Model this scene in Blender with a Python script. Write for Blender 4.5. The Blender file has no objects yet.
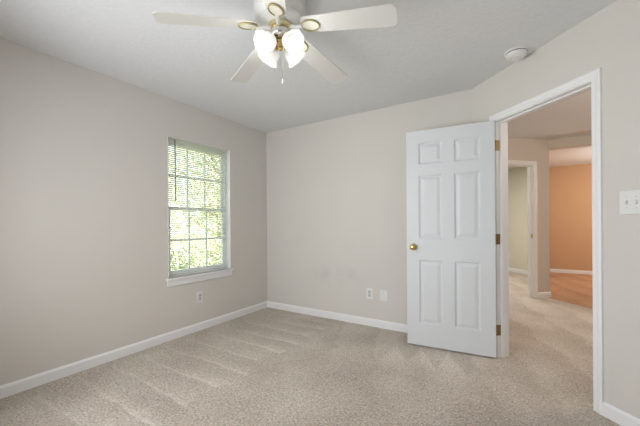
import bpy, bmesh, math, random
from mathutils import Vector, Matrix

random.seed(7)
S = bpy.context.scene
COL = S.collection
PI = math.pi
Q = math.sqrt(.5)

# ---------------------------------------------------------------- camera
F_PX, SHIFT_PX = 309.4, 10.6
CAM = Vector((2.947, -3.2775, 1.165))
yaw, roll = -0.5623, -0.0067
cd = bpy.data.cameras.new('camera'); cam = bpy.data.objects.new('camera', cd); COL.objects.link(cam)
cd.sensor_width = 36; cd.lens = F_PX / 640 * 36; cd.shift_y = SHIFT_PX / 640; cd.clip_start = .02
fw = Vector((math.sin(yaw), math.cos(yaw), 0)); r = Vector((math.cos(yaw), -math.sin(yaw), 0)); up = Vector((0, 0, 1))
r2 = r * math.cos(roll) + up * math.sin(roll); up2 = -r * math.sin(roll) + up * math.cos(roll)
m = Matrix((r2, up2, -fw)).transposed().to_4x4(); m.translation = CAM
cam.matrix_world = m
S.camera = cam

# ---------------------------------------------------------------- world, sun, large area lights, exposure
w = bpy.data.worlds.new('world'); S.world = w; w.use_nodes = True
nt = w.node_tree; bg = nt.nodes['Background']
sky = nt.nodes.new('ShaderNodeTexSky'); sky.sky_type = 'HOSEK_WILKIE'; sky.turbidity = 4; sky.sun_direction = Vector((.6, .1, .7)).normalized()
hz = nt.nodes.new('ShaderNodeMix'); hz.data_type = 'RGBA'; hz.inputs[0].default_value = .75; hz.inputs[7].default_value = (.14, .15, .135, 1)
nt.links.new(sky.outputs[0], hz.inputs[6]); nt.links.new(hz.outputs[2], bg.inputs[0]); bg.inputs[1].default_value = 10

def light(name, kind, loc, energy, color=(1, 1, 1), size=None, size_y=None, target=None, radius=None):
    d = bpy.data.lights.new(name, kind); o = bpy.data.objects.new(name, d); COL.objects.link(o)
    o.location = loc; d.energy = energy; d.color = color
    if size:
        d.shape = 'RECTANGLE'; d.size = size; d.size_y = size_y or size
    if radius is not None: d.shadow_soft_size = radius
    if target is not None:
        o.rotation_euler = (Vector(target) - Vector(loc)).to_track_quat('-Z', 'Y').to_euler()
    return o

sun = light('sun', 'SUN', (6, 0, 9), 16.5, (1, .95, .85), target=(-2, 2, 0)); sun.data.angle = .02
light('rear_fill_light', 'AREA', (1.2, -3.50, 1.27), 29, (.95, .967, 1), 2.0, 1.4, (2.6, 0, 1.1)).data.spread = math.radians(149)  # added soft fill behind the camera; the rear wall has no window
light('ceiling_bounce_fill', 'AREA', (2.5, -3.2, .7), 4, (.93, .96, 1), 2.0, 1.0, (2.5, -2.0, 2.44))  # added upward fill that brightens the ceiling, not a fixture of the room
light('hall_light', 'AREA', (4.5, .2, 2.25), 15, (1, .86, .74), .6, .5, (3.1, 1.6, 1.1))
light('far_room_light', 'POINT', (5.0, 4.1, 1.75), 40, (1, .92, .84), radius=.12)
light('side_room_light', 'AREA', (2.3, 3.4, 2.38), 29, (1, .98, .94), .8, .8, (2.3, 3.4, 0))

S.view_settings.view_transform = 'Standard'; S.view_settings.look = 'None'
S.view_settings.gamma = 1; S.view_settings.exposure = 0.38
S.view_settings.use_curve_mapping = False

# ---------------------------------------------------------------- materials
def rgb(r, g, b):
    f = lambda c: (c / 255 / 12.92) if c / 255 <= .04045 else ((c / 255 + .055) / 1.055) ** 2.4
    return (f(r), f(g), f(b), 1)

class NT:
    def __init__(s, name):
        s.m = bpy.data.materials.new(name); s.m.use_nodes = True
        s.t = s.m.node_tree; s.b = s.t.nodes['Principled BSDF']; s.out = s.t.nodes['Material Output']
    def n(s, kind, **kw):
        x = s.t.nodes.new(kind)
        for k, v in kw.items():
            if k.startswith('i_'): x.inputs[k[2:].replace('_', ' ')].default_value = v
            else: setattr(x, k, v)
        return x
    def l(s, a, b): s.t.links.new(a, b)
    def math(s, op, a, b=None, c=None):
        x = s.t.nodes.new('ShaderNodeMath'); x.operation = op
        for i, v in enumerate((a, b, c)):
            if v is None: continue
            if isinstance(v, (int, float)): x.inputs[i].default_value = v
            else: s.l(v, x.inputs[i])
        return x.outputs[0]
    def mix(s, fac, a, b, mode='MIX'):
        x = s.t.nodes.new('ShaderNodeMix'); x.data_type = 'RGBA'; x.blend_type = mode
        for i, v in ((0, fac), (6, a), (7, b)):
            if isinstance(v, (int, float, tuple)): x.inputs[i].default_value = v
            else: s.l(v, x.inputs[i])
        return x.outputs[2]
    def ramp(s, v, lo, hi):
        x = s.t.nodes.new('ShaderNodeMapRange'); x.inputs[1].default_value = lo; x.inputs[2].default_value = hi
        x.interpolation_type = 'SMOOTHSTEP'; s.l(v, x.inputs[0]); return x.outputs[0]
    def pos(s):
        g = s.n('ShaderNodeNewGeometry'); return g.outputs['Position']
    def noise(s, scale, detail=3, vec=None, rough=.5):
        x = s.n('ShaderNodeTexNoise'); x.inputs['Scale'].default_value = scale; x.inputs['Detail'].default_value = detail
        x.inputs['Roughness'].default_value = rough
        s.l(vec if vec is not None else s.pos(), x.inputs['Vector']); return x.outputs[0]
    def bump(s, h, strength, dist):
        x = s.n('ShaderNodeBump'); x.inputs['Strength'].default_value = strength; x.inputs['Distance'].default_value = dist
        s.l(h, x.inputs['Height']); s.l(x.outputs[0], s.b.inputs['Normal'])

def mat(name, col, rough=.5, metal=0, var=.03, scale=6, bump=0, bscale=200, **kw):
    x = NT(name); n = x.noise(scale, 3)
    d = tuple(c * (1 - var) for c in col[:3]) + (1,); u = tuple(min(1, c * (1 + var)) for c in col[:3]) + (1,)
    x.l(x.mix(n, d, u), x.b.inputs['Base Color'])
    x.b.inputs['Roughness'].default_value = rough; x.b.inputs['Metallic'].default_value = metal
    if bump: x.bump(x.noise(bscale, 2), bump, .001)
    for k, v in kw.items(): x.b.inputs[k.replace('_', ' ')].default_value = v
    return x.m

def wall_paint(name, col, smudge=False):
    x = NT(name)
    big = x.noise(1.7, 3); c = x.mix(big, tuple(v * .97 for v in col[:3]) + (1,), tuple(min(1, v * 1.03) for v in col[:3]) + (1,))
    if smudge:      # rubbed grey mark on the back wall
        mp = x.n('ShaderNodeMapping'); x.l(x.pos(), mp.inputs[0])
        mp.inputs['Location'].default_value = (-1.12 * 1.7, 0, -.53 * 5.5); mp.inputs['Scale'].default_value = (1.7, 1, 5.5)
        ln = x.n('ShaderNodeVectorMath', operation='LENGTH'); x.l(mp.outputs[0], ln.inputs[0])
        k = x.math('SUBTRACT', 1.0, x.ramp(ln.outputs['Value'], .1, .9))
        k = x.math('MULTIPLY', k, x.ramp(x.noise(5, 4), .35, .65))
        c = x.mix(x.math('MULTIPLY', k, .5), c, tuple(v * .78 for v in col[:3]) + (1,))
    x.l(c, x.b.inputs['Base Color']); x.b.inputs['Roughness'].default_value = .75
    x.b.inputs['Specular IOR Level'].default_value = .3
    x.bump(x.noise(260, 3), .12, .002)
    return x.m

WALL = rgb(221, 217, 211)
M_wall = wall_paint('wall_paint', WALL)
M_wallb = wall_paint('back_wall_paint', WALL, True)
M_hall = wall_paint('hall_paint', rgb(214, 206, 196))
M_orange = wall_paint('far_room_paint', rgb(208, 172, 136))
M_yellow = wall_paint('side_room_paint', rgb(222, 219, 203))

def ceiling_mat():
    x = NT('ceiling_texture')
    n = x.noise(38, 5, rough=.6); b = x.noise(2, 2)
    c = x.mix(n, rgb(220, 222, 224), rgb(233, 235, 237)); x.l(c, x.b.inputs['Base Color'])
    x.b.inputs['Roughness'].default_value = .9
    v = x.n('ShaderNodeTexVoronoi'); v.inputs['Scale'].default_value = 45; x.l(x.pos(), v.inputs['Vector'])
    x.bump(x.math('ADD', x.math('MULTIPLY', n, 1.0), x.math('MULTIPLY', v.outputs['Distance'], .5)), .35, .006)
    return x.m
M_ceil = ceiling_mat()

def carpet_mat(name='carpet_pile', lo=(140, 122, 104), hi=(248, 240, 228)):
    x = NT(name); P = x.pos()
    sep = x.n('ShaderNodeSeparateXYZ'); x.l(P, sep.inputs[0]); X, Y = sep.outputs[0], sep.outputs[1]
    fine = x.noise(75, 4, rough=.8); mid = x.noise(24, 3, rough=.6); blot = x.noise(2.2, 3); wob = x.noise(3.0, 2)
    # strokes the cleaner left in the pile: saw-tooth bands running away from the left wall
    yy = x.math('ADD', Y, x.math('MULTIPLY', wob, .10))
    fr = x.math('FRACT', x.math('DIVIDE', x.math('ADD', yy, 10.0), .235))
    ridge = x.ramp(fr, .0, .10); tail = x.math('SUBTRACT', 1.0, x.ramp(fr, .10, .75))
    thin = x.math('MULTIPLY', x.ramp(fr, .0, .06), x.math('SUBTRACT', 1.0, x.ramp(fr, .08, .20)))
    band = x.math('ADD', x.math('MULTIPLY', thin, .5), x.math('MULTIPLY', x.math('MULTIPLY', ridge, tail), x.math('MULTIPLY', x.ramp(X, .3, 1.2), .75)))
    wobx = x.math('ADD', X, x.math('MULTIPLY', x.noise(2.0, 2), .5))
    inx = x.math('MULTIPLY', x.ramp(X, .0, .35), x.math('SUBTRACT', 1.0, x.ramp(wobx, 1.38, 1.46)))
    iny = x.math('SUBTRACT', 1.0, x.ramp(x.math('ABSOLUTE', x.math('ADD', Y, 1.35)), 1.0, 1.5))
    k1 = x.math('MULTIPLY', x.math('MULTIPLY', band, inx), iny)
    # second set, beyond the first, turned
    yy2 = x.math('ADD', x.math('ADD', X, x.math('MULTIPLY', Y, .35)), x.math('MULTIPLY', wob, .25))
    fr2 = x.math('FRACT', x.math('DIVIDE', x.math('ADD', yy2, 10.0), .42))
    band2 = x.math('MULTIPLY', x.ramp(fr2, 0, .08), x.math('SUBTRACT', 1.0, x.ramp(fr2, .2, 1.0)))
    in2 = x.math('MULTIPLY', x.ramp(wobx, 1.4, 1.6), x.ramp(Y, -1.4, -.5))
    k2 = x.math('MULTIPLY', band2, in2)
    dark = x.math('MULTIPLY', x.math('SUBTRACT', 1.0, x.ramp(X, .0, 1.2)), x.ramp(X, -.4, -.1))
    # zig-zag strokes in front of the open door
    tri = x.math('ABSOLUTE', x.math('SUBTRACT', x.math('MULTIPLY', x.math('FRACT', x.math('DIVIDE', x.math('ADD', X, x.math('MULTIPLY', Y, .25)), .235)), 2.0), 1.0))
    k3 = x.math('SUBTRACT', 1.0, x.ramp(x.math('SUBTRACT', tri, x.math('DIVIDE', x.math('ADD', x.math('ADD', Y, .66), x.math('MULTIPLY', wob, .1)), .36)), -.05, .08))
    k3 = x.math('MULTIPLY', x.math('SUBTRACT', 1.0, k3), x.math('MULTIPLY', x.math('MULTIPLY', x.ramp(Y, -.95, -.6), x.math('SUBTRACT', 1.0, x.ramp(Y, -.35, -.2))), x.math('MULTIPLY', x.ramp(X, 1.95, 2.02), x.math('SUBTRACT', 1.0, x.ramp(X, 2.62, 2.78)))))
    t = x.math('ADD', x.math('MULTIPLY', fine, 3.0), x.math('MULTIPLY', mid, .5))
    t = x.math('ADD', t, x.math('MULTIPLY', blot, .6))
    t = x.math('ADD', t, x.math('MULTIPLY', k1, .24)); t = x.math('ADD', t, x.math('MULTIPLY', k2, .14))
    t = x.math('ADD', t, x.math('MULTIPLY', k3, .18))
    t = x.math('SUBTRACT', t, x.math('MULTIPLY', dark, .06))
    f = x.n('ShaderNodeMapRange'); f.inputs[1].default_value = 1.48; f.inputs[2].default_value = 2.78; x.l(t, f.inputs[0])
    c = x.mix(f.outputs[0], rgb(*lo), rgb(*hi))
    x.l(c, x.b.inputs['Base Color']); x.b.inputs['Roughness'].default_value = 1
    x.b.inputs['Specular IOR Level'].default_value = .1
    x.b.inputs['Sheen Weight'].default_value = .15
    x.bump(x.math('ADD', fine, x.math('MULTIPLY', mid, .6)), .8, .008)
    return x.m
M_carpet = carpet_mat()

M_trim = mat('white_trim_paint', rgb(243, 244, 245), .45, var=.01)
M_door = mat('white_door_paint', rgb(222, 226, 229), .42, var=.012, bump=.06, bscale=90)
M_vinyl = mat('white_vinyl', rgb(244, 249, 255), .35, var=.01)
M_plate = mat('white_plastic', rgb(236, 236, 234), .3, var=.008)
M_slot = mat('dark_slot', rgb(95, 92, 88), .6)
M_toggle = mat('grey_toggle_recess', rgb(205, 204, 201), .5)
M_brass = mat('polished_brass', rgb(205, 178, 115), .22, 1)
M_palebrass = mat('pale_brass', rgb(222, 208, 165), .25, 1)
M_oldbrass = mat('antique_brass', rgb(150, 130, 84), .55, .7)
M_ringbrass = mat('dull_brass_ring', rgb(168, 160, 118), .4, .6)
M_silver = mat('bright_nickel', rgb(225, 222, 215), .15, 1)
M_fan = mat('fan_white_enamel', rgb(222, 222, 218), .3, var=.01)
M_blade = mat('fan_blade_white', rgb(216, 215, 210), .4, var=.015)
M_cane = mat('cream_medallion', rgb(232, 230, 214), .5, var=.06, scale=60)
M_slat = mat('blind_slat_white', rgb(240, 240, 236), .4, var=.01)
_t = M_slat.node_tree; _tr = _t.nodes.new('ShaderNodeBsdfTranslucent'); _tr.inputs[0].default_value = (.93, .93, .88, 1)
_m = _t.nodes.new('ShaderNodeMixShader'); _m.inputs[0].default_value = .6
_t.links.new(_t.nodes['Principled BSDF'].outputs[0], _m.inputs[1]); _t.links.new(_tr.outputs[0], _m.inputs[2]); _t.links.new(_m.outputs[0], _t.nodes['Material Output'].inputs[0])
M_wand = mat('blind_wand_grey', rgb(105, 104, 98), .3)

def emission_mat(name, col, strength):
    x = NT(name); x.b.inputs['Base Color'].default_value = col
    n = x.noise(30, 1); x.l(x.mix(n, tuple(v * .97 for v in col[:3]) + (1,), col), x.b.inputs['Emission Color'])
    x.b.inputs['Emission Strength'].default_value = strength; return x.m
M_bulb = emission_mat('lit_bulb', (1, .97, .92, 1), 2.5)

def shade_mat():
    x = NT('frosted_glass_shade')
    n = x.noise(40, 2); x.l(x.mix(n, (.5, .5, .5, 1), (.58, .58, .57, 1)), x.b.inputs['Base Color'])
    x.b.inputs['Roughness'].default_value = .35
    tl = x.n('ShaderNodeBsdfTranslucent'); tl.inputs[0].default_value = (.6, .6, .585, 1)
    x.b.inputs['Emission Color'].default_value = (1, .985, .96, 1); x.b.inputs['Emission Strength'].default_value = .22
    m1 = x.n('ShaderNodeMixShader'); m1.inputs[0].default_value = .5
    x.l(x.b.outputs[0], m1.inputs[1]); x.l(tl.outputs[0], m1.inputs[2])
    tr = x.n('ShaderNodeBsdfTransparent'); tr.inputs[0].default_value = (.97, .97, .96, 1)
    mx = x.n('ShaderNodeMixShader'); mx.inputs[0].default_value = .12
    x.l(m1.outputs[0], mx.inputs[1]); x.l(tr.outputs[0], mx.inputs[2]); x.l(mx.outputs[0], x.out.inputs[0])
    return x.m
M_shade = shade_mat()

def glass_mat():
    x = NT('window_glass')
    tr = x.n('ShaderNodeBsdfTransparent'); tr.inputs[0].default_value = (.96, .98, .97, 1)
    gl = x.n('ShaderNodeBsdfGlossy'); gl.inputs['Roughness'].default_value = .02
    mx = x.n('ShaderNodeMixShader'); fr = x.n('ShaderNodeFresnel'); fr.inputs[0].default_value = 1.45
    x.l(x.math('MULTIPLY', fr.outputs[0], .6), mx.inputs[0]); x.l(tr.outputs[0], mx.inputs[1]); x.l(gl.outputs[0], mx.inputs[2]); x.l(mx.outputs[0], x.out.inputs[0])
    return x.m
M_glass = glass_mat()

def leaf_mat(name, a, b):
    x = NT(name); n = x.noise(2.5, 4)
    c = x.mix(n, a, b); x.l(c, x.b.inputs['Base Color']); x.b.inputs['Roughness'].default_value = .6
    tr = x.n('ShaderNodeBsdfTranslucent'); x.l(c, tr.inputs[0])
    mx = x.n('ShaderNodeMixShader'); mx.inputs[0].default_value = .4
    x.l(x.b.outputs[0], mx.inputs[1]); x.l(tr.outputs[0], mx.inputs[2]); x.l(mx.outputs[0], x.out.inputs[0]); return x.m
M_leaf = [leaf_mat('leaves_bright', rgb(190, 197, 172), rgb(225, 228, 205)),
          leaf_mat('leaves_mid', rgb(172, 184, 160), rgb(212, 218, 190)),
          leaf_mat('leaves_yellow', rgb(200, 198, 160), rgb(232, 229, 205))]
M_bark = mat('tree_bark', rgb(172, 166, 145), .9, var=.15, scale=20)
M_grass = mat('lawn', rgb(165, 172, 125), .9, var=.25, scale=5)
M_ext = mat('exterior_siding', rgb(210, 205, 195), .8)

# ---------------------------------------------------------------- mesh helpers
def box(bm, x0, x1, y0, y1, z0, z1, bev=0, M=None):
    vs = [bm.verts.new((x, y, z)) for x in (x0, x1) for y in (y0, y1) for z in (z0, z1)]
    fs = [(0, 1, 3, 2), (4, 6, 7, 5), (0, 4, 5, 1), (2, 3, 7, 6), (0, 2, 6, 4), (1, 5, 7, 3)]
    faces = [bm.faces.new([vs[i] for i in f]) for f in fs]
    if bev:
        es = list({e for f in faces for e in f.edges})
        r_ = bmesh.ops.bevel(bm, geom=es, offset=bev, segments=2, profile=.6, affect='EDGES')
        vs = list({v for v in vs if v.is_valid} | set(r_['verts']))
    if M is not None: bmesh.ops.transform(bm, matrix=M, verts=vs)

def prism(bm, poly, z0, z1):
    a = [bm.verts.new((x, y, z0)) for x, y in poly]; b = [bm.verts.new((x, y, z1)) for x, y in poly]; n = len(poly)
    bm.faces.new(a[::-1]); bm.faces.new(b)
    for i in range(n): bm.faces.new((a[i], a[(i + 1) % n], b[(i + 1) % n], b[i]))

def lathe(bm, prof, seg=32, M=None, cap=True):
    """prof: list of (radius, z)."""
    rings = []; allv = []
    for rr, z in prof:
        ring = [bm.verts.new((rr * math.cos(2 * PI * i / seg), rr * math.sin(2 * PI * i / seg), z)) for i in range(seg)] if rr > 1e-6 else [bm.verts.new((0, 0, z))]
        rings.append(ring); allv += ring
    for a, b in zip(rings, rings[1:]):
        for i in range(seg):
            j = (i + 1) % seg
            if len(a) == 1 and len(b) == 1: continue
            if len(a) == 1: bm.faces.new((a[0], b[j], b[i]))
            elif len(b) == 1: bm.faces.new((a[i], a[j], b[0]))
            else: bm.faces.new((a[i], a[j], b[j], b[i]))
    if cap:
        for rg in (rings[0], rings[-1]):
            if len(rg) > 1:
                bm.faces.new(rg)
    if M is not None: bmesh.ops.transform(bm, matrix=M, verts=allv)

def tube(bm, pts, rad, seg=8):
    pts = [Vector(p) for p in pts]; rings = []
    for i, p in enumerate(pts):
        d = (pts[min(i + 1, len(pts) - 1)] - pts[max(i - 1, 0)]).normalized()
        a = d.orthogonal().normalized() if i == 0 else (rings_a - d * rings_a.dot(d)).normalized()
        rings_a = a; b = d.cross(a); rr = rad[i] if isinstance(rad, (list, tuple)) else rad
        rings.append([bm.verts.new(p + (a * math.cos(2 * PI * k / seg) + b * math.sin(2 * PI * k / seg)) * rr) for k in range(seg)])
    for A, B in zip(rings, rings[1:]):
        for k in range(seg): bm.faces.new((A[k], A[(k + 1) % seg], B[(k + 1) % seg], B[k]))
    bm.faces.new(rings[0]); bm.faces.new(rings[-1][::-1])

def obj(name, bm, material, parent=None, smooth=False, M=None):
    bmesh.ops.recalc_face_normals(bm, faces=bm.faces[:])
    me = bpy.data.meshes.new(name); bm.to_mesh(me); bm.free(); me.materials.append(material)
    if smooth:
        for p in me.polygons: p.use_smooth = True
        try: me.set_sharp_from_angle(angle=math.radians(38))
        except Exception: pass
    o = bpy.data.objects.new(name, me); COL.objects.link(o)
    if parent is not None: o.parent = parent
    if M is not None: o.matrix_local = M
    return o

def empty(name, loc=(0, 0, 0), rotz=0):
    o = bpy.data.objects.new(name, None); COL.objects.link(o); o.location = loc; o.rotation_euler = (0, 0, rotz); o.empty_display_size = .1; return o

def tag(o, label, cat, group=None):
    o['label'] = label; o['category'] = cat
    if group: o['group'] = group
    return o
def struct(o): o['kind'] = 'structure'; return o
BM = bmesh.new
T = Matrix.Translation
def R(a, ax): return Matrix.Rotation(a, 4, ax)

# ---------------------------------------------------------------- plan of the place
L, H = 2.6013, 2.44          # back wall length, ceiling height
XR, YR = 3.66, -3.80         # right and rear walls
TH = .12
MD = T((L, 0, 0)) @ R(-PI / 4, 'Z')        # frame of the 45 degree door wall: x along, y through
def tn(t, n): return (L + (t + n) * Q, (n - t) * Q)
TE = (XR - L) / Q                           # where the door wall meets the right wall
t0, t1 = .298, 1.062                        # clear opening of the doorway
WY0, WY1, WZ0, WZ1 = -1.463, -.658, .621, 2.066

# floor and ceiling run through all rooms
bm = BM(); box(bm, -TH, 8, YR - TH, 8, -.12, 0); struct(obj('floor', bm, M_carpet))
bm = BM(); box(bm, -TH, 8, YR - TH, 8, H, H + .12); struct(obj('ceiling', bm, M_ceil))

# the far room floor is a thin slab in warmer tan carpet colours; its edge shows as a line across the hall floor
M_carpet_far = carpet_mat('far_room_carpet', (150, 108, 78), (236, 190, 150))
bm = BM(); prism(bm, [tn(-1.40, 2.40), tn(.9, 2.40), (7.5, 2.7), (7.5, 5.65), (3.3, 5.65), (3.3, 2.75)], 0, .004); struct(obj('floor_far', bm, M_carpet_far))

# left wall with the window hole
bm = BM()
box(bm, -TH, 0, YR, WY0, 0, H); box(bm, -TH, 0, WY1, 0, 0, H); box(bm, -TH, 0, WY0, WY1, 0, WZ0); box(bm, -TH, 0, WY0, WY1, WZ1, H)
struct(obj('wall_left', bm, M_wall))
# back wall (its far end mitred into the door wall)
bm = BM(); prism(bm, [(-TH, 0), (L, 0), (L + TH * math.tan(PI / 8), TH), (-TH, TH)], 0, H); struct(obj('wall_back', bm, M_wallb))
# diagonal door wall
tm = -TH * math.tan(PI / 8)
bm = BM()
prism(bm, [tn(0, 0), tn(t0 - .02, 0), tn(t0 - .02, TH), tn(-tm * -1, TH)], 0, H)
prism(bm, [tn(t1 + .02, 0), tn(TE, 0), tn(TE + .12, TH), tn(t1 + .02, TH)], 0, H)
prism(bm, [tn(t0 - .02, 0), tn(t1 + .02, 0), tn(t1 + .02, TH), tn(t0 - .02, TH)], 2.055, H)
struct(obj('wall_diagonal', bm, M_wall))
bm = BM(); box(bm, XR, XR + TH, YR, L - XR, 0, H); struct(obj('wall_right', bm, M_wall))
bm = BM(); box(bm, -TH, XR + TH, YR - TH, YR, 0, H); struct(obj('wall_rear', bm, M_wall))

# hall, side room and far room
TN = -1.33                                   # the hall's end wall lies along this line
hn0, hn1, hc = 1.405, 2.155, 2.462             # side-room doorway and the wall's free end
def hp(n, d=0): return tn(TN - d, n)
bm = BM()
prism(bm, [hp(1.0), hp(hn0 - .02), hp(hn0 - .02, .1), hp(1.0, .1)], 0, H)
prism(bm, [hp(hn1 + .02), hp(hc), hp(hc - .10, .10), hp(hn1 + .02, .10)], 0, H)
prism(bm, [hp(hn0 - .02), hp(hn1 + .02), hp(hn1 + .02, .1), hp(hn0 - .02, .1)], 2.055, H)
struct(obj('wall_hall_end', bm, M_hall))
ex, ey = hp(hc)                              # free end of that wall
bm = BM(); box(bm, ex - .10, ex, ey, 8, 0, H); struct(obj('wall_partition', bm, M_orange))
bm = BM(); box(bm, 2.28, 2.40, TH, 1.72, 0, H); struct(obj('wall_hall_left', bm, M_hall))
bm = BM(); box(bm, 5.2, 5.32, -1.2, ey, 0, H); struct(obj('wall_hall_right', bm, M_hall))
bm = BM(); box(bm, XR, 5.32, -1.32, -1.2, 0, H); struct(obj('wall_hall_near', bm, M_hall))
bm = BM(); box(bm, ex, 7.5, ey, ey + .12, 2.30, H); box(bm, 5.2, 7.5, ey, ey + .12, 0, 2.30); struct(obj('wall_header', bm, M_hall))
bm = BM(); box(bm, ex, 7.5, 5.65, 5.77, 0, H); struct(obj('wall_far', bm, M_orange))
bm = BM(); box(bm, 7.5, 7.62, ey, 5.77, 0, H); struct(obj('wall_far_right', bm, M_orange))
# side room
p0, p1 = tn(-3.90 - 1.2, 3.97), (ex - .10, 0)
yy = (3.97 / Q + L) - (ex - .10)
bm = BM(); prism(bm, [(1.0, 3.97 / Q + L - 1.0), (ex - .10, yy), (ex - .10, yy + .17), (1.0, 3.97 / Q + L - .83)], 0, H); struct(obj('wall_side_far', bm, M_yellow))
bm = BM(); box(bm, .88, 1.0, TH, 8, 0, H); struct(obj('wall_side_left', bm, M_yellow))

# ---------------------------------------------------------------- baseboards
BH, BT = .084, .014
def base_profile(bm, a, b, inward):
    """a->b along the wall foot (2D); inward: 2D unit normal into the room"""
    a, b, n = Vector(a), Vector(b), Vector(inward)
    pr = [(0, 0), (BT, 0), (BT, BH - .016), (BT * .55, BH - .004), (BT * .3, BH), (0, BH)]
    A = [bm.verts.new((a.x + n.x * d, a.y + n.y * d, z)) for d, z in pr]; B = [bm.verts.new((b.x + n.x * d, b.y + n.y * d, z)) for d, z in pr]
    k = len(pr)
    for i in range(k): bm.faces.new((A[i], A[(i + 1) % k], B[(i + 1) % k], B[i]))
    bm.faces.new(A[::-1]); bm.faces.new(B)
def baseboard(name, segs):
    bm = BM()
    for s in segs: base_profile(bm, *s)
    return struct(obj(name, bm, M_trim))
CW = .054                                   # casing width
baseboard('baseboard_left', [((0, YR), (0, 0), (1, 0))])
baseboard('baseboard_back', [((BT, 0), (L, 0), (0, -1))])
baseboard('baseboard_diagonal', [(tn(0, 0), tn(t0 - .006 - CW, 0), (-Q, -Q)), (tn(t1 + .006 + CW, 0), tn(TE, 0), (-Q, -Q))])
baseboard('baseboard_right', [((XR, L - XR), (XR, YR), (-1, 0))])
baseboard('baseboard_rear', [((0, YR), (XR, YR), (0, 1))])
baseboard('baseboard_hall_end', [(hp(1.0), hp(hn0 - .063), (Q, -Q)), (hp(hn1 + .063), hp(hc), (Q, -Q))])
baseboard('baseboard_hall_near', [((2.40, .40), (2.40, 1.68), (1, 0))])
baseboard('baseboard_far', [((ex, 5.65), (7.5, 5.65), (0, -1))])
baseboard('baseboard_partition', [((ex, ey + .01), (ex, 5.64), (1, 0))])
baseboard('baseboard_side', [((1.0, 3.97 / Q + L - 1.0), (ex - .10, yy), (-Q, -Q))])

# ---------------------------------------------------------------- door frames
def door_frame(name, M, a, b, depth, face_sides=(-1, 1)):
    """frame in the wall x: along, y 0..depth through the wall, clear opening a..b"""
    HD = 2.035; g = .006
    root = struct(empty(name)); root.matrix_world = M
    j = BM()
    box(j, a - .019, a, 0, depth, 0, HD + .019); box(j, b, b + .019, 0, depth, 0, HD + .019); box(j, a, b, 0, depth, HD, HD + .019)
    obj('jamb', j, M_trim, root)
    s = BM(); y0 = .040
    box(s, a, a + .011, y0, y0 + .034, 0, HD, .002); box(s, b - .011, b, y0, y0 + .034, 0, HD, .002); box(s, a + .011, b - .011, y0, y0 + .034, HD - .011, HD, .002)
    obj('door_stop', s, M_trim, root)
    for side in face_sides:
        yb = 0 if side < 0 else depth
        c = BM()
        def strip(pl):    # pl: list of (offset from opening, projection) swept round the opening, mitred
            path = [(a - g, 0, -1, 0), (a - g, HD + g, -1, 1), (b + g, HD + g, 1, 1), (b + g, 0, 1, 0)]
            rings = []
            for px, pz, dx, dz in path:
                rings.append([c.verts.new((px + dx * o_, yb + side * p_, pz + dz * o_)) for o_, p_ in pl])
            k = len(pl)
            for A, B in zip(rings, rings[1:]):
                for i in range(k): c.faces.new((A[i], A[(i + 1) % k], B[(i + 1) % k], B[i]))
            c.faces.new(rings[0]); c.faces.new(rings[-1][::-1])
        strip([(0, 0), (0, .008), (.006, .011), (.022, .011), (.030, .016), (CW - .010, .018), (CW, .014), (CW, 0)])
        obj('casing', c, M_trim, root)
    return root
door_frame('trim_1', MD, t0, t1, TH)
MHall = Matrix(((Q, -Q, 0, hp(0)[0]), (Q, Q, 0, hp(0)[1]), (0, 0, 1, 0), (0, 0, 0, 1)))
tr2 = door_frame('trim_2', MHall, hn0, hn1, .10)
b = BM(); box(b, hn1 - .0015, hn1 + .001, .012, .040, .92, .985); obj('strike_plate', b, M_brass, tr2)

# ---------------------------------------------------------------- six panel doors
def six_panel_mesh(Wd, Hd, Th):
    bm = BM()
    st, ms = .112, .098
    cols = [(st, (Wd - ms) / 2), ((Wd + ms) / 2, Wd - st)]
    rows = [(Hd - .320, Hd - .118), (Hd - 1.017, Hd - .420), (Hd - 1.817, Hd - 1.216)]
    xs = sorted({0, Wd} | {v for c in cols for v in c}); zs = sorted({0, Hd} | {v for c in rows for v in c})
    for sgn, yf in ((-1, 0), (1, Th)):
        V = {}
        def v(x, z, d=0):
            k = (round(x, 5), round(z, 5), round(d, 5))
            if k not in V: V[k] = bm.verts.new((x, yf - sgn * d, z))
            return V[k]
        for i in range(len(xs) - 1):
            for j in range(len(zs) - 1):
                xa, xb, za, zb = xs[i], xs[i + 1], zs[j], zs[j + 1]
                if (xa, xb) in cols and (za, zb) in rows:
                    rings = [(0, 0), (.006, .004), (.014, .0105), (.022, .0105), (.044, .0035), (.05, .0025)]
                    prev = None
                    for off, d in rings:
                        cur = [v(xa + off, za + off, d), v(xb - off, za + off, d), v(xb - off, zb - off, d), v(xa + off, zb - off, d)]
                        if prev:
                            for k in range(4): bm.faces.new((prev[k], prev[(k + 1) % 4], cur[(k + 1) % 4], cur[k]))
                        prev = cur
                    bm.faces.new(prev)
                else: bm.faces.new((v(xa, za), v(xb, za), v(xb, zb), v(xa, zb)))
    # edges
    def e(a, b): bm.faces.new([bm.verts.new(p) for p in (a[0], a[1], b[1], b[0])])
    bm2 = bm
    for (xa, za), (xb, zb) in (((0, 0), (Wd, 0)), ((Wd, 0), (Wd, Hd)), ((Wd, Hd), (0, Hd)), ((0, Hd), (0, 0))):
        bm2.faces.new([bm2.verts.new(p) for p in ((xa, 0, za), (xb, 0, zb), (xb, Th, zb), (xa, Th, za))])
    bmesh.ops.remove_doubles(bm, verts=bm.verts[:], dist=1e-5)
    return bm

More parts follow.
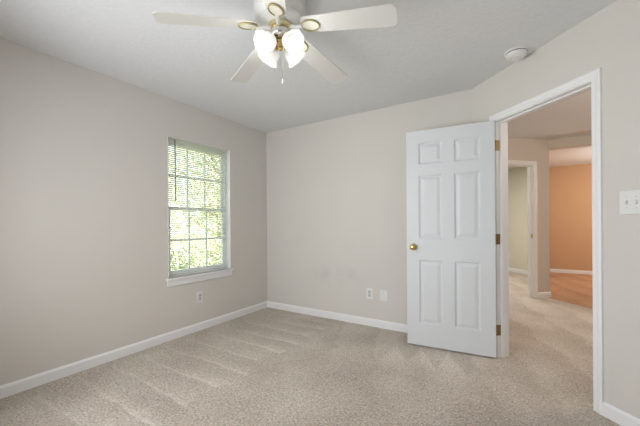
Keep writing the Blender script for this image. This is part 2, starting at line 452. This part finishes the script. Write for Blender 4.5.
def knob(parent, x, z, th, mat_):
    for s, y in ((-1, 0), (1, th)):
        Mk = T((x, y, z)) @ R(PI / 2 if s < 0 else -PI / 2, 'X')
        b = BM()
        lathe(b, [(0, 0), (.032, 0), (.032, .003), (.026, .007), (.013, .010), (.011, .026), (.016, .031), (.025, .037), (.0275, .046), (.026, .055), (.018, .061), (.006, .0625), (0, .0625)], 28, cap=False)
        k = obj('door_knob', b, mat_, parent, True, Mk)

# bedroom door, standing open towards the back wall. local x: hinge -> free edge, y=0 is the face towards the room
d1 = struct(empty('door_1'))
ang = PI + math.radians(5.0)
DW = .742
HX, HY = 2.806, -.2525                          # hinge end of the face we see
Mdoor = T((HX, HY, .012)) @ R(ang, 'Z') @ Matrix.Diagonal((1, -1, 1, 1))
d1.matrix_world = T((HX, HY, .012)) @ R(ang, 'Z')
lf = six_panel_mesh(DW, 2.022, .035)
bmesh.ops.transform(lf, matrix=Matrix.Diagonal((1, -1, 1, 1)), verts=lf.verts[:])     # thickness goes towards the back wall
leaf = obj('door_leaf', lf, M_door, d1)
def knob2(parent, x, z):
    for s, y in ((1, 0), (-1, -.035)):
        b = BM()
        lathe(b, [(0, 0), (.032, 0), (.032, .003), (.026, .007), (.013, .010), (.011, .026), (.016, .031), (.025, .037), (.0275, .046), (.026, .055), (.018, .061), (.006, .0625), (0, .0625)], 28, cap=False)
        obj('door_knob', b, M_brass, parent, True, T((x, y, z)) @ R(-PI / 2 * s, 'X'))
knob2(d1, DW - .062, .925)
b = BM(); box(b, DW - .001, DW + .0015, -.030, -.005, .895, .955); obj('latch_plate', b, M_brass, d1)
# hinges: knuckle at the jamb edge, one leaf on the jamb, one on the door's hinge edge
for z in (.235, 1.02, 1.83):
    b = BM(); box(b, 0, .0025, .002, .034, z - .045, z + .045)                       # on the jamb
    lathe(b, [(0, z - .047), (.0065, z - .047), (.0065, z + .047), (0, z + .047)], 12, T((-.002, -.006, 0)), cap=False)
    hg = obj('hinge', b, M_oldbrass, d1, False)
    hg.matrix_world = Matrix()
    hg.matrix_parent_inverse = Matrix()
    hg.matrix_local = d1.matrix_world.inverted() @ MD @ T((t0, 0, 0))

# side-room door leaf, open into that room
d2 = struct(empty('door_2'))
hx, hy = hp(hn0 + .006, .112)
d2.matrix_world = T((hx, hy, .012)) @ R(PI * .75 + math.radians(6), 'Z')
lf = six_panel_mesh(.735, 2.022, .035); obj('door_leaf', lf, M_door, d2)
for s, y in ((-1, 0), (1, .035)):
    b = BM(); lathe(b, [(0, 0), (.032, 0), (.032, .003), (.013, .010), (.011, .026), (.025, .037), (.0275, .046), (.018, .061), (0, .0625)], 20, cap=False)
    obj('door_knob', b, M_brass, d2, True, T((.675, y, .925)) @ R(-PI / 2 * s, 'X'))

# ---------------------------------------------------------------- window
win = struct(empty('window_1', (0, 0, 0)))
fx0, fx1 = -.118, -.062                          # frame depth
b = BM(); fwid = .030
box(b, fx0, fx1, WY0, WY0 + fwid, WZ0, WZ1); box(b, fx0, fx1, WY1 - fwid, WY1, WZ0, WZ1)
box(b, fx0, fx1, WY0 + fwid, WY1 - fwid, WZ1 - fwid, WZ1); box(b, fx0, fx1, WY0 + fwid, WY1 - fwid, WZ0, WZ0 + .028)
obj('window_frame', b, M_vinyl, win)
b = BM(); lt = .006
box(b, fx1, .003, WY0, WY0 + lt, WZ0 + .006, WZ1); box(b, fx1, .003, WY1 - lt, WY1, WZ0 + .006, WZ1); box(b, fx1, .003, WY0 + lt, WY1 - lt, WZ1 - lt, WZ1)
obj('jamb_liner', b, M_trim, win)
zm = 1.335
def sash(x0, x1, z0, z1):
    ya, yb = WY0 + fwid, WY1 - fwid; s = .036
    b = BM()
    box(b, x0, x1, ya, ya + s, z0, z1); box(b, x0, x1, yb - s, yb, z0, z1)
    box(b, x0, x1, ya + s, yb - s, z0, z0 + s); box(b, x0, x1, ya + s, yb - s, z1 - s, z1)
    so = obj('sash', b, M_vinyl, win)
    xm = (x0 + x1) / 2
    g = BM(); box(g, xm - .002, xm + .002, ya + s - .004, yb - s + .004, z0 + s - .004, z1 - s + .004); obj('pane', g, M_glass, so)
    mb = BM(); w3 = (yb - ya - 2 * s) / 3
    for k in (1, 2): box(mb, xm - .007, xm + .007, ya + s + k * w3 - .008, ya + s + k * w3 + .008, z0 + s, z1 - s)
    zc = (z0 + z1) / 2
    for k in range(3): box(mb, xm - .007, xm + .007, ya + s + k * w3 + (.008 if k else 0), ya + s + (k + 1) * w3 - (.008 if k < 2 else 0), zc - .008, zc + .008)
    obj('muntins', mb, M_vinyl, so)
sash(-.114, -.092, zm - .018, WZ1 - fwid)
sash(-.090, -.066, WZ0 + .028, zm + .018)
b = BM(); box(b, -.064, .032, WY0, WY1, WZ0 - .001, WZ0 + .006, 0); box(b, 0.0, .034, WY0 - .028, WY1 + .028, WZ0 - .020, WZ0 + .006, .003)
obj('window_sill', b, M_trim, win)
b = BM(); box(b, 0, .014, WY0 - .014, WY1 + .014, WZ0 - .080, WZ0 - .020, .003); obj('window_apron', b, M_trim, win)

# mini blind hanging inside the window opening
bx = -.024
bl = tag(empty('window_blind', (bx, (WY0 + WY1) / 2, WZ1)), 'white aluminium mini blind hanging lowered in the window, slats open', 'window blind')
ya, yb = WY0 + .009 - (WY0 + WY1) / 2, WY1 - .038 - (WY0 + WY1) / 2
b = BM(); box(b, -.014, .014, ya, yb, -.026, -.002, .002); obj('headrail', b, M_slat, bl)
b = BM(); n = 0; pitch = .0208; tilt = math.radians(17)
z = -.034
zb = WZ0 + .030 - WZ1
while z > zb + .012:
    prev = None
    for k in range(5):
        u = -1 + k * .5; xx = u * .0125; zz = z + .0022 * (1 - u * u)
        X_, Z_ = xx * math.cos(tilt), zz + xx * math.sin(tilt)
        cur = [b.verts.new((X_, ya + .004, Z_)), b.verts.new((X_, yb - .004, Z_))]
        if prev: b.faces.new((prev[0], prev[1], cur[1], cur[0]))
        prev = cur
    z -= pitch
sl = obj('slats', b, M_slat, bl)
mod = sl.modifiers.new('thickness', 'SOLIDIFY'); mod.thickness = .0004
b = BM(); box(b, -.012, .012, ya, yb, zb - .006, zb + .006, .002); obj('bottom_rail', b, M_slat, bl)
for yc in (ya + .09, yb - .09):
    b = BM()
    for dx in (-.013, .013): tube(b, [(dx, yc, -.03), (dx, yc, zb)], .0007, 4)
    obj('ladder_cord', b, M_slat, bl)
b = BM(); tube(b, [(.020, ya + .072, -.028), (.024, ya + .072, -.05), (.026, ya + .074, -.66)], .0050, 6); obj('tilt_wand', b, M_wand, bl)

# ---------------------------------------------------------------- ceiling fan
FX, FY = 1.815, -1.893
fan = tag(empty('ceiling_fan', (FX, FY, H)), 'white five blade ceiling fan with brass trim and four lit frosted shades', 'ceiling fan')
b = BM()
lathe(b, [(0, 0), (.148, 0), (.152, -.010), (.142, -.020), (.151, -.030), (.141, -.040), (.151, -.050), (.141, -.060), (.148, -.070), (.144, -.090), (.128, -.104), (.124, -.112), (.110, -.120), (.085, -.134), (0, -.134)], 48, cap=False)
obj('motor_housing', b, M_fan, fan, True)
b = BM(); lathe(b, [(.122, -.1065), (.129, -.112), (.122, -.1175), (.116, -.112), (.122, -.1065)], 48, cap=False); obj('trim_ring', b, M_fan, fan, True)
b = BM(); lathe(b, [(0, -.134), (.060, -.134), (.068, -.142), (.070, -.152), (.066, -.164), (.058, -.168), (0, -.168)], 40, cap=False); hub = obj('rotor_hub', b, M_palebrass, fan, True)
b = BM(); lathe(b, [(0, -.168), (.050, -.168), (.058, -.174), (.060, -.190), (.056, -.206), (.044, -.218), (.028, -.224), (0, -.224)], 40, cap=False); obj('switch_housing', b, M_silver, fan, True)
b = BM(); lathe(b, [(0, -.224), (.020, -.224), (.030, -.232), (.030, -.246), (.020, -.254), (.012, -.262), (.014, -.270), (.008, -.280), (0, -.282)], 28, cap=False); obj('light_fitter', b, M_brass, fan, True)
ph = 4.013
zr, zt = 2.267 - H, 2.215 - H
for k in range(5):
    a = ph - k * 2 * PI / 5
    Ra = R(a, 'Z')
    droop = math.atan2(zr - zt, .65 - .182)
    pitch_ = math.radians(-11)
    Mb = Ra @ T((.182, 0, zr)) @ R(droop, 'Y') @ R(pitch_, 'X')
    # blade: rounded end board
    b = BM(); Ln = .47; r0, r1 = .052, .068
    pts = [(-.055 + .02, -r0), (Ln - .03, -r1)]
    for q in range(5):
        t_ = -PI / 2 + q * PI / 8; pts.append((Ln - .03 + .03 * math.cos(t_), -r1 + .03 + .03 * math.sin(t_)))
    for q in range(5):
        t_ = q * PI / 8; pts.append((Ln - .03 + .03 * math.cos(t_), r1 - .03 + .03 * math.sin(t_)))
    pts += [(-.035, r0), (-.050, r0 - .018), (-.050, -r0 + .018)]
    prism(b, pts, .004, .010)
    bladeo = obj('fan_blade', b, M_blade, fan, False, Mb)
    # iron: arm from the hub to the oval medallion under the blade
    b = BM()
    zz = .1
    A = Ra @ Vector((.068, 0, -.158)); C_ = Mb @ Vector((-.045, 0, -.002))
    Mi = Mb.inverted()
    tube(b, [Mi @ (Ra @ Vector((.060, 0, -.158))), Mi @ (Ra @ Vector((.095, 0, -.166))), Vector((-.045, 0, -.003))], [.014, .012, .011], 10)
    obj('blade_iron', b, M_fan, fan, True, Mb)
    b = BM()
    lathe(b, [(0, 0), (1, 0), (1, -.006), (0, -.006)], 36, Matrix.Diagonal((.050, .037, 1, 1)) @ T((0, 0, .004)), cap=False)
    md = obj('medallion', b, M_cane, fan, True, Mb)
    b = BM()
    ring = []
    for i in range(36):
        t_ = 2 * PI * i / 36; cx_, cy_ = .051 * math.cos(t_), .038 * math.sin(t_)
        nx, ny = math.cos(t_), math.sin(t_)
        ring.append([b.verts.new((cx_ + nx * .0042 * math.cos(s_ * PI / 3), cy_ + ny * .0042 * math.cos(s_ * PI / 3), -.002 + .006 * math.sin(s_ * PI / 3))) for s_ in range(6)])
    for i in range(36):
        for s_ in range(6): b.faces.new((ring[i][s_], ring[(i + 1) % 36][s_], ring[(i + 1) % 36][(s_ + 1) % 6], ring[i][(s_ + 1) % 6]))
    obj('medallion_ring', b, M_ringbrass, fan, True, Mb)
# four lights. The camera looks along 'fwa'; the shades sit 45 degrees either side
fwa = math.atan2(fw.y, fw.x)
for k in range(4):
    a = fwa + PI / 4 + k * PI / 2
    Ra = R(a, 'Z')
    b = BM(); tube(b, [Ra @ Vector(p) for p in ((.012, 0, -.240), (.025, 0, -.232), (.038, 0, -.234), (.050, 0, -.242))], .0065, 8)
    obj('lamp_arm', b, M_brass, fan, True)
    Ms = Ra @ T((.047, 0, -.240)) @ R(-math.radians(58), 'Y')        # local -z points out and down
    b = BM(); lathe(b, [(0, .006), (.018, .006), (.023, 0), (.024, -.016), (0, -.016)], 24, cap=False); obj('lamp_socket', b, M_brass, fan, True, Ms)
    b = BM()
    prof = [(.023, -.006), (.032, -.012), (.043, -.026), (.049, -.044), (.048, -.060), (.050, -.074), (.058, -.086), (.064, -.092),
            (.062, -.094), (.055, -.087), (.047, -.075), (.045, -.060), (.046, -.045), (.040, -.028), (.030, -.015), (.020, -.009)]
    seg = 40; rings = []
    for i_, (rr, z_) in enumerate(prof):
        fl = max(0, (-z_ - .07) / .024) * .05
        rings.append([b.verts.new((rr * (1 + fl * math.cos(8 * 2 * PI * i / seg)) * math.cos(2 * PI * i / seg), rr * (1 + fl * math.cos(8 * 2 * PI * i / seg)) * math.sin(2 * PI * i / seg), z_)) for i in range(seg)])
    for A_, B_ in zip(rings, rings[1:] + rings[:1]):
        for i in range(seg): b.faces.new((A_[i], A_[(i + 1) % seg], B_[(i + 1) % seg], B_[i]))
    obj('lamp_shade', b, M_shade, fan, True, Ms)
    b = BM(); lathe(b, [(0, -.016), (.012, -.016), (.014, -.030), (.020, -.040), (.024, -.052), (.022, -.064), (.014, -.072), (0, -.075)], 20, cap=False)
    obj('light_bulb', b, M_bulb, fan, True, Ms)
    lp = Ms @ Vector((0, 0, -.112))
    lo = light('lamp_glow', 'POINT', (0, 0, 0), .6, (1, .985, .96), radius=.02); lo.parent = fan; lo.location = lp
b = BM(); tube(b, [(.010, .004, -.275), (.010, .004, -.445)], .0011, 6); ch = obj('pull_chain', b, M_silver, fan)
b = BM(); lathe(b, [(0, 0), (.003, 0), (.0045, -.006), (.007, -.018), (.0065, -.026), (0, -.030)], 14, cap=False); obj('chain_pendant', b, M_plate, ch, True, T((.010, .004, -.445)))

# ---------------------------------------------------------------- smoke detector
sd = tag(empty('smoke_detector', (2.962, -.535, H)), 'round white smoke detector on the ceiling above the doorway', 'smoke detector')
b = BM(); lathe(b, [(0, 0), (.078, 0), (.078, -.008), (.074, -.011), (0, -.011)], 40, cap=False); obj('mounting_plate', b, M_plate, sd, True)
b = BM(); lathe(b, [(0, -.011), (.068, -.011), (.068, -.016), (.071, -.018), (.069, -.030), (.060, -.040), (.044, -.045), (.042, -.043), (.030, -.043), (.028, -.047), (0, -.048)], 40, cap=False); obj('sensor_cover', b, M_plate, sd, True)
b = BM()
lathe(b, [(.066, -.0108), (.0685, -.0108), (.0685, -.0165), (.066, -.0165)], 40, cap=False)
obj('vent_slots', b, M_slot, sd)

# ---------------------------------------------------------------- outlets and switches (local x across, y out of the wall, z up)
def plate_mesh(w_, h_): 
    b = BM(); box(b, -w_ / 2, w_ / 2, 0, .0065, -h_ / 2, h_ / 2, .0025); return b
def duplex(name, M, label, group=None):
    o = empty(name); o.matrix_world = M; tag(o, label, 'outlet', group)
    obj('cover_plate', plate_mesh(.078, .122), M_plate, o)
    for s in (-1, 1):
        b = BM(); box(b, -.017, .017, .006, .0085, s * .0195 - .0145, s * .0195 + .0145, .002); rc = obj('receptacle', b, M_toggle, o)
        b = BM()
        box(b, -.0085, -.0055, .008, .0092, s * .0195 - .002, s * .0195 + .008); box(b, .0055, .0085, .008, .0092, s * .0195 - .002, s * .0195 + .008)
        box(b, -.0025, .0025, .008, .0092, s * .0195 - .010, s * .0195 - .005); obj('slots', b, M_slot, rc)
    b = BM(); lathe(b, [(0, 0), (.0035, 0), (.0035, .001), (0, .0015)], 12, T((0, .0065, 0)) @ R(-PI / 2, 'X'), cap=False); obj('screw', b, M_silver, o)
    return o
MBack = lambda x, z: T((x, 0, z)) @ R(PI, 'Z')
MLeft = lambda y, z: T((0, y, z)) @ R(-PI / 2, 'Z')
duplex('wall_outlet', MLeft(-1.103, .365), 'white duplex outlet on the left wall below the window', 'white duplex outlets')
duplex('wall_outlet', MBack(1.544, .366), 'white duplex outlet on the back wall, farther from the door of the two plates', 'white duplex outlets')
jp = empty('jack_plate'); jp.matrix_world = MBack(1.713, .364); tag(jp, 'white jack plate low on the back wall, the plate nearest the open door', 'wall plate')
obj('cover_plate', plate_mesh(.090, .122), M_plate, jp)
b = BM(); lathe(b, [(0, .006), (.0055, .006), (.0055, .014), (.003, .014), (.003, .016), (0, .016)], 12, R(-PI / 2, 'X'), cap=False); obj('jack', b, M_plate, jp)
for s in (-1, 1):
    b = BM(); lathe(b, [(0, 0), (.0035, 0), (.0035, .001), (0, .0015)], 12, T((0, .0065, s * .042)) @ R(-PI / 2, 'X'), cap=False); obj('screw', b, M_silver, jp)
so_ = tn(-4.15, 3.97)
duplex('wall_outlet', T((2.815, 3.97 / Q + L - 2.815, .36)) @ R(PI * .75, 'Z'), 'pale outlet seen through both doorways, low on the yellow side room wall', 'white duplex outlets')

tc, zc = 1.316, 1.272
sp = empty('light_switch'); sp.matrix_world = MD @ T((tc, 0, zc)) @ R(PI, 'Z'); tag(sp, 'white four gang toggle switch plate on the wall right of the doorway', 'light switch')
gw = .046
b = BM(); box(b, -.104, .104, 0, .0065, -.066, .066, .0025); obj('cover_plate', b, M_plate, sp)
for k in range(4):
    x = (k - 1.5) * gw
    b = BM(); box(b, x - .006, x + .006, .0062, .0072, -.0125, .0125); obj('toggle_slot', b, M_toggle, sp)
    b = BM(); box(b, x - .0042, x + .0042, .003, .0185, -.005, .005, .001, T((0, 0, 0)))
    bmesh.ops.transform(b, matrix=R(math.radians(22 if k != 2 else -22), 'X'), verts=b.verts[:]); obj('toggle', b, M_plate, sp)
    for s in (-1, 1):
        b = BM(); lathe(b, [(0, 0), (.003, 0), (.003, .001), (0, .0014)], 10, T((x, .0065, s * .030)) @ R(-PI / 2, 'X'), cap=False); obj('screw', b, M_toggle, sp)

# ---------------------------------------------------------------- outside: lawn and trees seen through the blind
bm = BM(); box(bm, -45, -.14, -20, 45, -.7, -.6); struct(obj('ground', bm, M_grass))
def tree(loc, h, cr, nleaf, mt, label, seed):
    rd = random.Random(seed)
    root = tag(empty('tree', loc), label, 'tree', 'trees outside the window')
    b = BM(); tops = []
    tube(b, [(0, 0, 0), (.06, .03, h * .3), (-.04, .05, h * .6), (.02, 0, h * .95)], [.16, .12, .08, .02], 8)
    for i in range(14):
        a = i * 2.4; z0 = h * (.18 + .05 * i); ln = cr * rd.uniform(.6, 1.0)
        e = Vector((math.cos(a) * ln, math.sin(a) * ln, z0 + h * .14)); tops.append((z0, e))
        tube(b, [(0, 0, z0), (e.x * .5, e.y * .5, z0 + h * .05), e], [.05, .035, .012], 5)
    obj('trunk', b, M_bark, root, True)
    vs, fs = [], []
    clumps = []
    for z0, e in tops:
        for q in range(5):
            f = rd.uniform(.35, 1.1); clumps.append((Vector((e.x * f, e.y * f, z0 + (e.z - z0) * f)) + Vector((rd.gauss(0, .3), rd.gauss(0, .3), rd.gauss(0, .3))), rd.uniform(.3, .6)))
    for i in range(14): clumps.append((Vector((rd.gauss(0, cr * .3), rd.gauss(0, cr * .3), h * rd.uniform(.7, 1.05))), .5))
    for i in range(nleaf):
        c, rr = clumps[i % len(clumps)]
        p = c + Vector((rd.gauss(0, rr * .6), rd.gauss(0, rr * .6), rd.gauss(0, rr * .5)))
        u = Vector((rd.gauss(0, 1), rd.gauss(0, 1), rd.gauss(0, .6))).normalized(); v = u.orthogonal().normalized()
        v = (v * math.cos(i) + u.cross(v) * math.sin(i)); s = rd.uniform(.05, .09)
        n0 = len(vs); vs += [p - u * s, p + v * s * .45, p + u * s, p - v * s * .45]; fs.append((n0, n0 + 1, n0 + 2, n0 + 3))
    me = bpy.data.meshes.new('foliage'); me.from_pydata([tuple(v) for v in vs], [], fs); me.materials.append(mt)
    f = bpy.data.objects.new('foliage', me); COL.objects.link(f); f.parent = root
tree((-4.6, 3.0, -.6), 5.2, 1.5, 5200, M_leaf[0], 'bright green leafy tree, nearest to the window', 1)
tree((-9.2, 3.4, -.6), 5.4, 1.6, 4200, M_leaf[2], 'yellow green leafy tree seen through the left of the window', 2)
tree((-6.4, 7.6, -.6), 5.6, 1.7, 5200, M_leaf[1], 'darker green leafy tree seen through the right of the window', 3)
tree((-11.5, 8.8, -.6), 6.2, 1.9, 5200, M_leaf[2], 'pale yellow tree far out behind the nearer trees', 4)

def bush(loc, h, w_, nleaf, mt, label, seed):
    rd = random.Random(seed)
    root = tag(empty('bush', loc), label, 'bush', 'bushes outside the window')
    b = BM()
    for i in range(9):
        a = i * 2.4; tube(b, [(0, 0, 0), (math.cos(a) * w_ * .3, math.sin(a) * w_ * .3, h * .5), (math.cos(a) * w_ * .55, math.sin(a) * w_ * .55, h * .85)], [.02, .014, .006], 5)
    obj('stems', b, M_bark, root)
    vs, fs = [], []
    for i in range(nleaf):
        a = rd.uniform(0, 2 * PI); q = rd.random() ** .5; z = rd.random()
        rr = w_ * (1 - .45 * z * z) * q * (1 + .15 * math.sin(5 * a + z * 6))
        p = Vector((math.cos(a) * rr, math.sin(a) * rr, h * z)); s_ = rd.uniform(.035, .06)
        u = Vector((rd.gauss(0, 1), rd.gauss(0, 1), rd.gauss(0, .6))).normalized(); v = u.orthogonal().normalized()
        v = v * math.cos(i) + u.cross(v) * math.sin(i); n0 = len(vs)
        vs += [p - u * s_, p + v * s_ * .5, p + u * s_, p - v * s_ * .5]; fs.append((n0, n0 + 1, n0 + 2, n0 + 3))
    me = bpy.data.meshes.new('foliage'); me.from_pydata([tuple(v) for v in vs], [], fs); me.materials.append(mt)
    f = bpy.data.objects.new('foliage', me); COL.objects.link(f); f.parent = root
bush((-2.6, .35, -.6), 1.35, .62, 3000, M_leaf[1], 'green bush outside, low in the left of the window', 11)
bush((-2.9, 1.75, -.6), 1.45, .66, 3000, M_leaf[0], 'bright green bush outside, low in the right of the window', 12)
